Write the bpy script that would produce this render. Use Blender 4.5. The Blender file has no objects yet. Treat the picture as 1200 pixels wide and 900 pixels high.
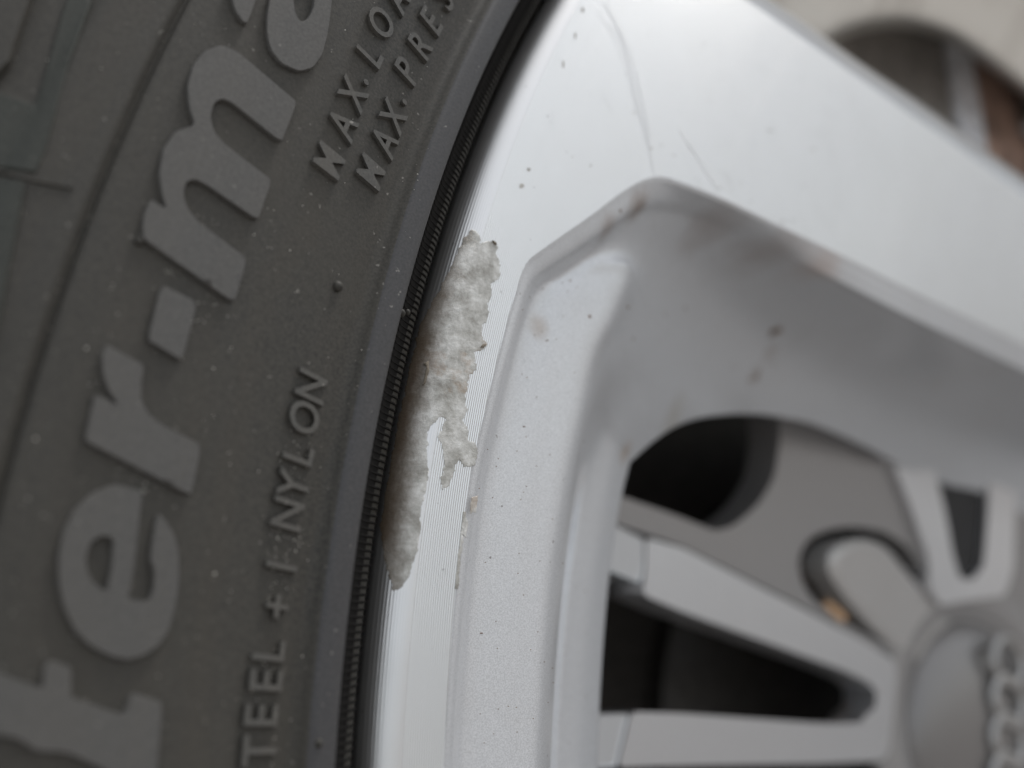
import bpy, bmesh, math, random
import numpy as np
from mathutils import Matrix, Vector, noise
from mathutils.geometry import delaunay_2d_cdt
random.seed(4); rng = np.random.default_rng(4)
scene = bpy.context.scene
COL = scene.collection
PI = math.pi
# ------------------------------------------------------------------ wheel frame, camera, light
# wheel coordinates are millimetres: origin on the axle, +z towards the street side; world: metres, Z up
HUB = Vector((0, 0, 0.32))
ROLL = math.radians(-15)
AXES = Matrix(((1, 0, 0), (0, 0, -1), (0, 1, 0)))            # wheel x,y,z -> world X, Z, -Y
WM = Matrix.Translation(HUB) @ (AXES @ Matrix.Rotation(ROLL, 3, 'Z')).to_4x4()

CAM = np.array([-274.5, 0.0, 92.9]); W = np.array([.316, -.532, .114]); F = 1157.0
def rodr(w):
    t = np.linalg.norm(w); k = w / t
    K = np.array([[0, -k[2], k[1]], [k[2], 0, -k[0]], [-k[1], k[0], 0]])
    return np.eye(3) + np.sin(t) * K + (1 - np.cos(t)) * K @ K
RM = rodr(W)
cd = bpy.data.cameras.new('camera'); cam = bpy.data.objects.new('camera', cd); COL.objects.link(cam)
cm = Matrix([[*RM[i], CAM[i] / 1000] for i in range(3)] + [[0, 0, 0, 1]])
cam.matrix_world = WM @ cm
cd.sensor_width = 36; cd.lens = F / 1200 * 36; cd.clip_start = .005; cd.clip_end = 600
cd.dof.use_dof = True; cd.dof.aperture_fstop = 12; cd.dof.focus_distance = .110
scene.camera = cam

world = bpy.data.worlds.new('World'); scene.world = world; world.use_nodes = True
nt = world.node_tree; bg = nt.nodes['Background']
sky = nt.nodes.new('ShaderNodeTexSky'); sky.sky_type = 'NISHITA'; sky.sun_disc = False
SUN_EL, SUN_AZ = math.radians(60), math.radians(104)          # azimuth clockwise from +Y
sky.sun_elevation = SUN_EL; sky.sun_rotation = SUN_AZ
sky.air_density = 1.0; sky.dust_density = 3.0; sky.ozone_density = 1.0
# thin overcast: bright grey-white cloud sheet over most of the blue
wc = nt.nodes.new('ShaderNodeTexCoord'); cn = nt.nodes.new('ShaderNodeTexNoise'); cn.inputs['Scale'].default_value = 2.2; cn.inputs['Detail'].default_value = 4
nt.links.new(wc.outputs['Generated'], cn.inputs['Vector'])
mr = nt.nodes.new('ShaderNodeMapRange'); mr.inputs[1].default_value = .3; mr.inputs[2].default_value = .7; mr.inputs[3].default_value = .45; mr.inputs[4].default_value = .85
nt.links.new(cn.outputs[0], mr.inputs[0])
cmx = nt.nodes.new('ShaderNodeMix'); cmx.data_type = 'RGBA'; nt.links.new(mr.outputs[0], cmx.inputs[0]); nt.links.new(sky.outputs[0], cmx.inputs[6]); cmx.inputs[7].default_value = (6.2, 6.35, 6.35, 1)
nt.links.new(cmx.outputs[2], bg.inputs[0]); bg.inputs[1].default_value = .12
sl = bpy.data.lights.new('sun', 'SUN'); so = bpy.data.objects.new('sun', sl); COL.objects.link(so)
sl.energy = 1.5; sl.angle = math.radians(12); sl.color = (1, .975, .94)
sd = Vector((math.sin(SUN_AZ) * math.cos(SUN_EL), math.cos(SUN_AZ) * math.cos(SUN_EL), math.sin(SUN_EL)))
so.rotation_euler = sd.to_track_quat('Z', 'Y').to_euler(); so.location = sd * 20
vs = scene.view_settings; vs.view_transform = 'Standard'; vs.look = 'None'; vs.gamma = 1; vs.use_curve_mapping = False
vs.exposure = 0.52

# ------------------------------------------------------------------ surfaces of revolution z(r)
def zf(r):                                                     # machined front face
    r = np.asarray(r, float)
    d = np.clip(231.5 - r, 0, None)
    z = -.028 * d ** 1.5
    q = np.clip((r - 230.5) / 4.1, 0, .97)
    z = z - 4.3 * (1 - np.sqrt(1 - q * q))
    z = z - np.clip(r - 234.45, 0, None) * 8
    return z
TY = np.array([(225, -24), (233, -12), (234.75, -8), (235.2, -2.6), (236.6, -1.0), (237.8, -.15), (238.45, .9), (238.75, 2.2), (239.3, 2.6), (240.6, 2.95), (241.5, 3.0), (242.0, 2.75),
               (242.6, 2.3), (243.6, 2.25), (246, 3.2), (250, 4.7), (254, 6.0), (258, 7.0), (262, 7.8), (266, 8.3), (269, 8.6), (270.2, 8.65),
               (270.65, 8.15), (271.1, 8.7), (271.7, 9.1), (274, 9.0), (276.2, 8.7), (277.0, 8.3), (277.8, 7.6), (281, 7.2), (286, 6.0), (292, 3.2), (298, -1),
               (304, -7), (309, -14), (313, -24), (316, -40), (317, -60)], float)
def zt(r): return np.interp(r, TY[:, 0], TY[:, 1])
def zl(r): return -95 + (np.asarray(r, float) - 33) * .25      # deeper spokes near the hub
def zflat(z0): return lambda r: np.full(np.shape(r), float(z0))

def rays(uv):
    uv = np.atleast_2d(np.asarray(uv, float))
    return np.c_[(uv[:, 0] - 600) / F, (450 - uv[:, 1]) / F, -np.ones(len(uv))] @ RM.T
def hit(uv, fn, off=0.0):
    """point of the revolved surface z = fn(r)+off met by the view line through a photo position"""
    d = rays(uv); n = len(d); off = np.broadcast_to(np.asarray(off, float), (n,))
    zs = np.linspace(25, -230, 520)
    T = (zs[None, :] - CAM[2]) / d[:, 2:3]
    X = CAM[0] + T * d[:, 0:1]; Y = CAM[1] + T * d[:, 1:2]
    g = zs[None, :] - (fn(np.hypot(X, Y)) + off[:, None])
    k = np.argmax(g <= 0, axis=1); k = np.clip(k, 1, None)
    a = T[np.arange(n), k - 1]; b = T[np.arange(n), k]
    for _ in range(26):
        m = (a + b) / 2; P = CAM + d * m[:, None]
        up = P[:, 2] - (fn(np.hypot(P[:, 0], P[:, 1])) + off) > 0
        a = np.where(up, m, a); b = np.where(up, b, m)
    return CAM + d * ((a + b) / 2)[:, None]
def nrm(P, fn):
    r = np.hypot(P[:, 0], P[:, 1]); s = (fn(r + .15) - fn(r - .15)) / .3
    N = np.c_[-s * P[:, 0] / r, -s * P[:, 1] / r, np.ones(len(P))]
    return N / np.linalg.norm(N, axis=1)[:, None]

# ------------------------------------------------------------------ object helpers
def link(name, me, mat, parent, smooth=True, sharp=None):
    if mat: me.materials.append(mat)
    o = bpy.data.objects.new(name, me); COL.objects.link(o)
    if parent: o.parent = parent
    if smooth: me.polygons.foreach_set('use_smooth', [True] * len(me.polygons))
    if sharp: me.set_sharp_from_angle(angle=math.radians(sharp))
    return o
def mesh(name, V, Fc, mat, parent, smooth=True, sharp=None):
    me = bpy.data.meshes.new(name)
    me.from_pydata([tuple(v) for v in (np.asarray(V) / 1000)], [], [tuple(int(i) for i in f) for f in Fc])
    me.validate(); me.update()
    return link(name, me, mat, parent, smooth, sharp)
def thing(name, label, cat):
    o = bpy.data.objects.new(name, None); COL.objects.link(o); o.empty_display_size = .05
    o['label'] = label; o['category'] = cat; o.matrix_world = WM
    return o
def gridmesh(name, G, mat, parent, flip=False, wrap=False, sharp=None):
    n, m, _ = G.shape; Fc = []
    for i in range(n if wrap else n - 1):
        for j in range(m - 1):
            a, b = i * m + j, ((i + 1) % n) * m + j
            f = (a, b, b + 1, a + 1); Fc.append(f[::-1] if flip else f)
    return mesh(name, G.reshape(-1, 3), Fc, mat, parent, True, sharp)
def revolve(name, prof, mat, parent, a0=0, a1=360, n=360, flip=False, sharp=None):
    prof = np.asarray(prof, float); full = abs(a1 - a0) >= 360
    A = np.radians(np.linspace(a0, a1, n + (0 if full else 1), endpoint=not full))
    G = np.stack([np.stack([prof[:, 0] * np.cos(a), prof[:, 0] * np.sin(a), prof[:, 1]], 1) for a in A])
    return gridmesh(name, G, mat, parent, flip, full, sharp)
def cr(P, sub, closed=False):
    P = np.asarray(P, float); n = len(P); out = []
    for i in range(n if closed else n - 1):
        p = [P[(i + k) % n] if closed else P[min(max(i + k, 0), n - 1)] for k in (-1, 0, 1, 2)]
        for s in range(sub):
            t = s / sub
            out.append(.5 * (2 * p[1] + (p[2] - p[0]) * t + (2 * p[0] - 5 * p[1] + 4 * p[2] - p[3]) * t * t + (3 * p[1] - p[0] - 3 * p[2] + p[3]) * t ** 3))
    if not closed: out.append(P[-1])
    return np.array(out)
def area(L): x, y = L[:, 0], L[:, 1]; return .5 * np.sum(x * np.roll(y, -1) - y * np.roll(x, -1))
def rounded(P, rad=2.0, n=4):
    """polygon with small rounded corners"""
    P = np.asarray(P, float); out = []
    for i in range(len(P)):
        a, b, c = P[i - 1], P[i], P[(i + 1) % len(P)]
        u, v = a - b, c - b; lu, lv = np.linalg.norm(u), np.linalg.norm(v)
        r = min(rad, lu * .45, lv * .45); p, q = b + u / lu * r, b + v / lv * r
        for k in range(n + 1):
            t = k / n; out.append((1 - t) ** 2 * p + 2 * t * (1 - t) * b + t * t * q)
    return np.array(out)
def resample(L, step):
    out = []
    for i in range(len(L)):
        a, b = L[i], L[(i + 1) % len(L)]; k = max(1, int(np.linalg.norm(b - a) / step))
        for s in range(k): out.append(a + (b - a) * s / k)
    return np.array(out)
def inset(L, d):
    """positive = into the material of an outer loop (area>0)"""
    t = np.roll(L, -1, 0) - np.roll(L, 1, 0); t /= np.linalg.norm(t, axis=1)[:, None] + 1e-9
    return L + np.c_[-t[:, 1], t[:, 0]] * d
def inside(pts, loops):
    c = np.zeros(len(pts), bool)
    for L in loops:
        x, y = pts[:, 0], pts[:, 1]
        for i in range(len(L)):
            (x1, y1), (x2, y2) = L[i - 1], L[i]
            if y1 == y2: continue
            k = ((y1 > y) != (y2 > y)) & (x < (x2 - x1) * (y - y1) / (y2 - y1) + x1); c ^= k
    return c
def tri(loops, step, extra=None):
    """triangulated region with an interior lattice; first vertices are the loops in order"""
    V = np.concatenate(loops); E = []; s = 0
    for L in loops: n = len(L); E += [(s + i, s + (i + 1) % n) for i in range(n)]; s += n
    lo, hi = V.min(0), V.max(0)
    gx, gy = np.meshgrid(np.arange(lo[0], hi[0], step), np.arange(lo[1], hi[1], step * .87)); gx = gx + (np.arange(gx.shape[0]) % 2)[:, None] * step / 2
    g = np.c_[gx.ravel(), gy.ravel()]; g = g[inside(g, loops)]
    if len(g):
        dm = np.full(len(g), 1e9)
        for i in range(0, len(V), 400): dm = np.minimum(dm, np.hypot(g[:, None, 0] - V[None, i:i + 400, 0], g[:, None, 1] - V[None, i:i + 400, 1]).min(1))
        g = g[dm > step * .45]
    A = np.concatenate([V, g]) if len(g) else V
    ov, oe, of, *_ = delaunay_2d_cdt([Vector(p) for p in A], E, [], 0, 1e-5)
    ov = np.array([tuple(v) for v in ov]); of = np.array([f for f in of])
    ce = ov[of].mean(1); return ov, of[inside(ce, loops)], len(V)
def plate(name, loops, fn, h, mat, parent, bev=1.2, step=6, off=0.0, depth=.4, sub=2.5, disp=None, sharp=40, rnd=3):
    """raised solid whose outline is given in photo positions, standing h mm proud of surface fn, going depth mm below"""
    LL = []
    for i, L in enumerate(loops):
        L = np.asarray(L, float)
        if (area(L) < 0) == (i == 0): L = L[::-1]
        L = rounded(L, rnd) if rnd else L
        LL.append(resample(L, sub))
    top = [inset(L, bev) for L in LL]
    ov, of, nb = tri(top, step)
    if nb != sum(map(len, LL)) or len(ov) < nb: pass
    def place(uv, hh):
        P = hit(uv, fn, off); N = nrm(P, fn)
        if np.ndim(hh) == 0: hh = np.full(len(P), hh)
        return P + N * hh[:, None]
    ht = np.full(len(ov), h)
    if disp is not None: ht = ht + disp(ov)
    V = [place(ov, ht)]; Fc = [tuple(f) for f in of]
    # make faces look outward (image y is down)
    base = len(ov); s = 0
    from_top = {}
    for L, T in zip(LL, top):
        n = len(L)
        idx = [int(np.argmin(((ov - p) ** 2).sum(1))) for p in T]
        hs = ht[idx]
        rings = [place(inset(L, bev * .3), hs * .82), place(L, hs * .45), place(L, -depth)]
        st = base
        for R_ in rings: V.append(R_)
        for k in range(3):
            for i in range(n):
                j = (i + 1) % n
                a, b = (idx[i], idx[j]) if k == 0 else (st + (k - 1) * n + i, st + (k - 1) * n + j)
                c, d = st + k * n + j, st + k * n + i
                if a != b: Fc.append((a, b, c, d))
                else: Fc.append((a, c, d))
        base += 3 * n
    o = mesh(name, np.concatenate(V), Fc, mat, parent, True, sharp)
    bm = bmesh.new(); bm.from_mesh(o.data); bmesh.ops.recalc_face_normals(bm, faces=bm.faces)
    tz = sum(f.normal.z * f.calc_area() for f in bm.faces)
    if tz < 0: bmesh.ops.reverse_faces(bm, faces=bm.faces)
    bm.to_mesh(o.data); bm.free()
    return o
def pc(c, x0, y0, s): return [(x0 + x / s, y0 + y / s) for x, y in c]

# ------------------------------------------------------------------ materials
def nodes(name):
    m = bpy.data.materials.new(name); m.use_nodes = True; t = m.node_tree
    return m, t, t.nodes['Principled BSDF'], t.nodes.new('ShaderNodeTexCoord').outputs['Object']
def N(t, kind, **kw):
    n = t.nodes.new('ShaderNode' + kind)
    for k, v in kw.items():
        if k in ('operation', 'data_type', 'blend_type', 'noise_dimensions', 'feature', 'wave_type'): setattr(n, k, v)
        else: n.inputs[k].default_value = v
    return n
def noise_n(t, co, scale, detail=3, rough=.55, dist=0):
    n = N(t, 'TexNoise', Scale=scale, Detail=detail, Roughness=rough, Distortion=dist); t.links.new(co, n.inputs['Vector']); return n.outputs[0]
def ramp(t, src, stops):
    r = t.nodes.new('ShaderNodeValToRGB'); e = r.color_ramp.elements
    while len(e) < len(stops): e.new(.5)
    for k, (p, c) in enumerate(stops):
        e[k].position = p; e[k].color = (*c, 1) if len(c) == 3 else c
    t.links.new(src, r.inputs[0]); return r.outputs[0]
def g3(v): return (v, v, v)
def bump(t, src, dist, strength=1, prev=None):
    b = N(t, 'Bump', Strength=strength, Distance=dist); t.links.new(src, b.inputs['Height'])
    if prev: t.links.new(prev, b.inputs['Normal'])
    return b.outputs[0]
def math_n(t, op, a, b=None):
    n = t.nodes.new('ShaderNodeMath'); n.operation = op
    for i, v in enumerate((a, b)):
        if v is None: continue
        if isinstance(v, (int, float)): n.inputs[i].default_value = v
        else: t.links.new(v, n.inputs[i])
    return n.outputs[0]
def mix(t, f, a, b):
    n = t.nodes.new('ShaderNodeMix'); n.data_type = 'RGBA'
    for k, v in ((0, f), (6, a), (7, b)):
        if hasattr(v, 'default_value'): t.links.new(v, n.inputs[k])
        elif k == 0: n.inputs[0].default_value = v
        else: n.inputs[k].default_value = (*v, 1)
    return n.outputs[2]

def machined(name='machined_alloy', tint=(.86, .865, .86), amp=1.0):
    m, t, p, co = nodes(name)
    sep = t.nodes.new('ShaderNodeSeparateXYZ'); t.links.new(co, sep.inputs[0])
    cb = t.nodes.new('ShaderNodeCombineXYZ'); t.links.new(sep.outputs[0], cb.inputs[0]); t.links.new(sep.outputs[1], cb.inputs[1])
    ln = t.nodes.new('ShaderNodeVectorMath'); ln.operation = 'LENGTH'; t.links.new(cb.outputs[0], ln.inputs[0])
    r = ln.outputs['Value']
    w = math_n(t, 'SINE', math_n(t, 'MULTIPLY', r, 2 * PI / .00027))
    b1 = bump(t, w, .000032 * amp)
    # irregular fine turning marks
    ri = N(t, 'TexNoise', noise_dimensions='1D', Scale=3800, Detail=3); t.links.new(r, ri.inputs['W'])
    b2 = bump(t, ri.outputs[0], .000010 * amp, 1, b1)
    n1 = noise_n(t, co, 60, 4)
    p.inputs['Metallic'].default_value = .93
    col = mix(t, ramp(t, n1, [(.35, g3(0)), (.75, g3(1))]), tint, tuple(c * .93 for c in tint))
    col = mix(t, ramp(t, math_n(t, 'ADD', math_n(t, 'MULTIPLY', w, .5), .5), [(.1, g3(0)), (.7, g3(1))]), tuple(c * (1 - .17 * amp) for c in tint), col)
    sp = noise_n(t, co, 900, 2)
    col = mix(t, ramp(t, sp, [(.72, g3(0)), (.76, g3(.5))]), col, (.35, .34, .33))
    t.links.new(col, p.inputs['Base Color'])
    t.links.new(ramp(t, n1, [(.3, g3(.34)), (.7, g3(.40))]), p.inputs['Roughness'])
    t.links.new(b2, p.inputs['Normal'])
    p.inputs['Coat Weight'].default_value = .35; p.inputs['Coat Roughness'].default_value = .12
    return m
def paint(name, col, rough=.44, met=.42, coat=.45, fleck=1.6, dirt=.10, dirtcol=(.30, .25, .2)):
    m, t, p, co = nodes(name)
    fl = noise_n(t, co, 6500, 1)
    c1 = mix(t, ramp(t, fl, [(.35, g3(0)), (.65, g3(1))]), tuple(c * (1 - .09 * fleck) for c in col), tuple(min(1, c * (1 + .07 * fleck)) for c in col))
    d = noise_n(t, co, 35, 5, .6, .6)
    c2 = mix(t, math_n(t, 'MULTIPLY', ramp(t, d, [(.52, g3(0)), (.78, g3(1))]), dirt), c1, dirtcol)
    sp = noise_n(t, co, 700, 2)
    c3 = mix(t, ramp(t, sp, [(.745, g3(0)), (.77, g3(.7))]), c2, (.12, .1, .09))
    t.links.new(c3, p.inputs['Base Color'])
    p.inputs['Metallic'].default_value = met
    t.links.new(math_n(t, 'ADD', math_n(t, 'MULTIPLY', d, .06), rough - .03), p.inputs['Roughness'])
    b = bump(t, fl, .000004, .6); b = bump(t, noise_n(t, co, 900, 2), .000012, .5, b)
    t.links.new(b, p.inputs['Normal'])
    p.inputs['Coat Weight'].default_value = coat; p.inputs['Coat Roughness'].default_value = .24
    return m
def rubber(name, c0, c1, rough=.62, dust=.5, fine=.00004):
    m, t, p, co = nodes(name)
    n1 = noise_n(t, co, 28, 5, .62, .4); n2 = noise_n(t, co, 1100, 3)
    col = mix(t, ramp(t, n1, [(.3, g3(0)), (.72, g3(1))]), c0, c1)
    col = mix(t, ramp(t, noise_n(t, co, 3200, 2), [(.3, g3(0)), (.7, g3(1))]), col, tuple(c * 1.25 for c in c1))
    sep = t.nodes.new('ShaderNodeSeparateXYZ'); t.links.new(co, sep.inputs[0])
    cb = t.nodes.new('ShaderNodeCombineXYZ'); t.links.new(sep.outputs[0], cb.inputs[0]); t.links.new(sep.outputs[1], cb.inputs[1])
    ln = t.nodes.new('ShaderNodeVectorMath'); ln.operation = 'LENGTH'; t.links.new(cb.outputs[0], ln.inputs[0])
    bn = N(t, 'TexNoise', noise_dimensions='1D', Scale=190, Detail=4)      # concentric weathering bands
    t.links.new(math_n(t, 'ADD', ln.outputs['Value'], math_n(t, 'MULTIPLY', n1, .012)), bn.inputs['W'])
    col = mix(t, math_n(t, 'MULTIPLY', ramp(t, bn.outputs[0], [(.42, g3(0)), (.62, g3(1))]), .2 * min(1, dust * 1.5)), col, (c1[0] * 1.55, c1[1] * 1.38, c1[2] * 1.2))
    pt = noise_n(t, co, 1500, 1)
    col = mix(t, math_n(t, 'MULTIPLY', ramp(t, pt, [(.74, g3(0)), (.79, g3(1))]), dust), col, (.42, .4, .36))
    t.links.new(col, p.inputs['Base Color'])
    t.links.new(ramp(t, n1, [(.3, g3(rough - .06)), (.7, g3(rough + .1))]), p.inputs['Roughness'])
    p.inputs['Specular IOR Level'].default_value = .35 if c0[0] > .015 else .04
    b = bump(t, n2, fine, .8); b = bump(t, noise_n(t, co, 5200, 2), fine * .45, .9, b); t.links.new(b, p.inputs['Normal'])
    return m
def plain(name, col, rough=.5, met=0, nscale=300, var=.25, bmp=.00003):
    m, t, p, co = nodes(name)
    n1 = noise_n(t, co, nscale, 4)
    t.links.new(mix(t, ramp(t, n1, [(.3, g3(0)), (.7, g3(1))]), tuple(c * (1 - var) for c in col), tuple(min(1, c * (1 + var)) for c in col)), p.inputs['Base Color'])
    p.inputs['Roughness'].default_value = rough; p.inputs['Metallic'].default_value = met
    t.links.new(bump(t, n1, bmp), p.inputs['Normal'])
    return m
M_ALLOY = machined()
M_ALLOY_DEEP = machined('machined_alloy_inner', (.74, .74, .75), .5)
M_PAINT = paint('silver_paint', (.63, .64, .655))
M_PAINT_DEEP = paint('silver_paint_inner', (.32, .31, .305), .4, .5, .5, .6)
M_PAINT_BLUE = paint('silver_paint_sky_tint', (.58, .60, .62), .3, .8, .8, .6, .05)  # cool sky reflection tinted into the base colour
M_RUB = rubber('tyre_rubber', (.020, .0197, .018), (.049, .0455, .0385), dust=.35)
M_RUBL = rubber('tyre_letter_rubber', (.064, .063, .061), (.085, .082, .077), .6, .25, .00002)
M_RUBR = rubber('tyre_rib_rubber', (.038, .038, .040), (.052, .051, .052), .5, .4, .000015)
M_RUB_SHADE = rubber('shaded_groove_rubber', (.010, .0096, .0092), (.016, .0152, .0145), .9, .02, .00002)  # shade of the groove put into a near-black rubber colour
M_RUBG = rubber('shoulder_rubber', (.024, .027, .023), (.039, .041, .035), .65, .2)
M_BARREL = plain('barrel_slot_dark', (.022, .022, .023), .6)  # also colours the shade plate in the spoke slot
M_DARK = plain('dark_steel', (.06, .055, .05), .5, .5)
M_REFL_BROWN = plain('brown_reflection_tint', (.30, .20, .155), .75, .2, 120, .5)  # brown reflection on the barrel wall put into colour
M_WALL_GREY = plain('barrel_wall_grey', (.24, .22, .2), .6, .4)
M_REFL_STREAK = plain('streak_grey', (.62, .62, .64), .5, .3)  # pale reflection streak put into colour
M_CAP = paint('cap_plastic', (.22, .208, .20), .35, .55, .4, .3, .05)
M_CHROME = plain('chrome', (.42, .41, .40), .38, 1, 200, .05, .000005)
M_BOLT = plain('zinc_bolt', (.70, .48, .30), .25, 1)
M_SPECK = plain('dust_flake', (.5, .48, .43), .7)
M_GRIME = plain('grime', (.20, .17, .13), .8)
M_STAIN = plain('light_grime', (.42, .40, .37), .6)
M_SCR = plain('scuffed_alloy', (.66, .66, .66), .5, .9, 3000, .2)

def rash_mat():
    m, t, p, co = nodes('corroded_alloy')
    a = noise_n(t, co, 330, 8, .72, 0); b = noise_n(t, co, 150, 6, .7, 0); c = noise_n(t, co, 1900, 5, .75)
    col = ramp(t, a, [(.28, (.16, .145, .12)), (.43, (.33, .32, .29)), (.53, (.48, .47, .44)), (.68, (.72, .715, .69))])
    col = mix(t, ramp(t, b, [(.56, g3(0)), (.70, g3(.75))]), col, (.30, .20, .12))
    col = mix(t, ramp(t, c, [(.62, g3(0)), (.72, g3(.6))]), col, (.20, .18, .15))
    sep = t.nodes.new('ShaderNodeSeparateXYZ'); t.links.new(co, sep.inputs[0])
    cb = t.nodes.new('ShaderNodeCombineXYZ'); t.links.new(sep.outputs[0], cb.inputs[0]); t.links.new(sep.outputs[1], cb.inputs[1])
    ln = t.nodes.new('ShaderNodeVectorMath'); ln.operation = 'LENGTH'; t.links.new(cb.outputs[0], ln.inputs[0])
    rr = math_n(t, 'ADD', ln.outputs['Value'], math_n(t, 'MULTIPLY', math_n(t, 'SUBTRACT', b, .5), .004))
    mp = t.nodes.new('ShaderNodeMapRange'); mp.inputs[1].default_value = .2318; mp.inputs[2].default_value = .2343; mp.inputs[4].default_value = .95; t.links.new(rr, mp.inputs[0])
    col = mix(t, mp.outputs[0], col, (.13, .095, .065))
    t.links.new(col, p.inputs['Base Color']); p.inputs['Metallic'].default_value = .25
    p.inputs['Roughness'].default_value = .38; p.inputs['Specular IOR Level'].default_value = .5
    bb = bump(t, a, .00009, .9); bb = bump(t, c, .00010, 1, bb); t.links.new(bb, p.inputs['Normal'])
    p.inputs['Coat Weight'].default_value = .5; p.inputs['Coat Roughness'].default_value = .3
    return m
M_RASH = rash_mat()

# ------------------------------------------------------------------ setting: the ground the wheel stands on
gm, t, p, co = nodes('asphalt')
t.links.new(ramp(t, noise_n(t, co, 90, 6), [(.3, (.25, .235, .225)), (.7, (.36, .34, .325))]), p.inputs['Base Color']); p.inputs['Roughness'].default_value = .9
t.links.new(bump(t, noise_n(t, co, 250, 3), .004), p.inputs['Normal'])
me = bpy.data.meshes.new('ground'); me.from_pydata([(-250, -250, 0), (250, -250, 0), (250, 250, 0), (-250, 250, 0)], [], [(0, 1, 2, 3)])
go = link('ground', me, gm, None, False); go['kind'] = 'structure'

# ------------------------------------------------------------------ the wheel
wheel = thing('car_wheel', 'silver ten-spoke alloy car wheel with machined face, kerb scrape and black tyre', 'car wheel')

# ---- tyre
prof = [(r, z) for r, z in cr(TY, 3)]
prof += [(317, -215), (300, -238), (270, -246), (240, -240), (228, -222)]
tyre = revolve('tyre', prof, M_RUB, wheel, n=900, flip=True)
tyre['label'] = 'black rubber tyre with raised sidewall lettering'
# smooth rim protector band: a rubber hoop lying on the sidewall
hoop = [(238.5, 1.2), (238.72, 2.2), (239.0, 2.62), (239.6, 2.86), (240.6, 3.08), (241.35, 3.1), (241.75, 2.9), (242.0, 2.6), (242.2, 2.2)]
revolve('rim_protector_band', cr(hoop, 2), M_RUBR, tyre, n=900, flip=True)
revolve('bead_groove_shade', [(234.8, -7.9), (235.25, -2.5), (235.9, -1.68), (236.6, -.94), (237.8, -.09), (238.3, .6)], M_RUB_SHADE, tyre, n=900, flip=True)  # dark sheet laid in the groove to paint its shade
# fine slanted ribs in the bead groove
def bead_rib():
    V, Fc = [], []
    secs = [(-.17, 0), (-.09, .15), (.04, .15), (.12, 0)]
    path = [(238.3, .6, 0), (237.7, -.3, -.03), (236.9, -.75, -.1), (236.1, -1.25, -.25), (235.3, -2.2, -.42), (234.9, -5, -.6)]
    for r, z, s in path:
        for u, h in secs: V.append((r * 1 - h * .5, (u + s), z + h * .8))
    for i in range(len(path) - 1):
        for j in range(3): a = i * 4 + j; Fc.append((a, a + 4, a + 5, a + 1))
    return V, Fc
V, Fc = bead_rib(); first = mesh('bead_rib', V, Fc, M_RUB_SHADE, tyre, True, 50)
pitch = math.degrees(.74 / 237); k0 = 150.0
first.rotation_euler.z = math.radians(k0)
for k in range(1, 200):
    c = first.copy(); COL.objects.link(c); c.parent = tyre; c.rotation_euler.z = math.radians(k0 + k * pitch)

# big raised letters, traced
BIG = {
 't': [pc([(-70, 595), (20, 632), (120, 666), (122, 610), (138, 583), (203, 603), (205, 640), (202, 690), (355, 745), (378, 685), (392, 682), (465, 705), (467, 740), (452, 910), (440, 990), (400, 990), (300, 905), (190, 855), (100, 850), (50, 815), (-70, 790)], 0, 540, 2.5)],
 'r': [pc([(112, 382), (230, 448), (222, 500), (222, 560), (245, 600), (290, 635), (400, 690), (400, 720), (375, 845), (360, 845), (230, 778), (50, 685), (48, 670), (75, 545), (90, 540), (150, 572), (120, 530), (102, 480), (98, 420)], 80, 260, 2.645)],
 'dash': [pc([(290, 200), (388, 250), (388, 275), (352, 415), (340, 432), (245, 375), (245, 350), (275, 225)], 80, 260, 2.645)],
 'm': [pc([(40, 688), (36, 665), (38, 620), (60, 572), (104, 600), (92, 565), (83, 500), (95, 430), (130, 380), (185, 362), (168, 310), (164, 250), (180, 190), (215, 150), (265, 133), (310, 155), (472, 292), (470, 310), (432, 408), (415, 400), (290, 300), (262, 288), (240, 300), (230, 340), (240, 380), (270, 415), (400, 515), (398, 535), (365, 628), (350, 625), (220, 535), (185, 517), (160, 525), (153, 560), (165, 600), (200, 640), (330, 738), (325, 770), (298, 860), (280, 858)], 150, 0, 2.433)],
}
e_out = pc([(413, 92), (375, 80), (330, 70), (265, 95), (210, 150), (180, 210), (165, 290), (168, 370), (185, 440), (215, 500), (260, 545), (320, 575), (370, 585), (420, 570), (460, 540), (490, 490), (508, 420), (518, 340), (515, 260), (500, 210), (475, 170), (458, 155), (446, 185), (437, 250), (432, 290), (444, 320), (443, 370), (430, 412), (368, 407), (382, 340), (393, 260), (402, 170)], 0, 540, 2.5)
e_in = pc([(262, 240), (290, 222), (325, 228), (322, 300), (305, 385), (270, 360), (250, 320), (247, 280)], 0, 540, 2.5)
a_out = pc([(398, 0), (390, 50), (389, 100), (400, 150), (430, 188), (480, 210), (520, 200), (548, 160), (563, 100), (572, 40), (578, -20), (575, -90), (520, -130), (450, -100), (415, -50)], 150, 0, 2.433)
a_in = pc([(466, 0), (470, 40), (485, 68), (505, 60), (520, 30), (525, -10), (515, -55), (485, -50)], 150, 0, 2.433)
a2 = pc([(290, 0), (300, 40), (322, 70), (333, 75), (345, 50), (362, 0), (370, -50), (320, -70), (285, -40)], 150, 0, 2.433)
BIG['e'] = [e_out, e_in]; BIG['a'] = [a_out, a_in]; BIG['a2'] = [a2]
for k, L in BIG.items():
    plate('raised_letter', L, zt, .55, M_RUBL, tyre, bev=.9, step=6, sub=3, rnd=5)

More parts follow.
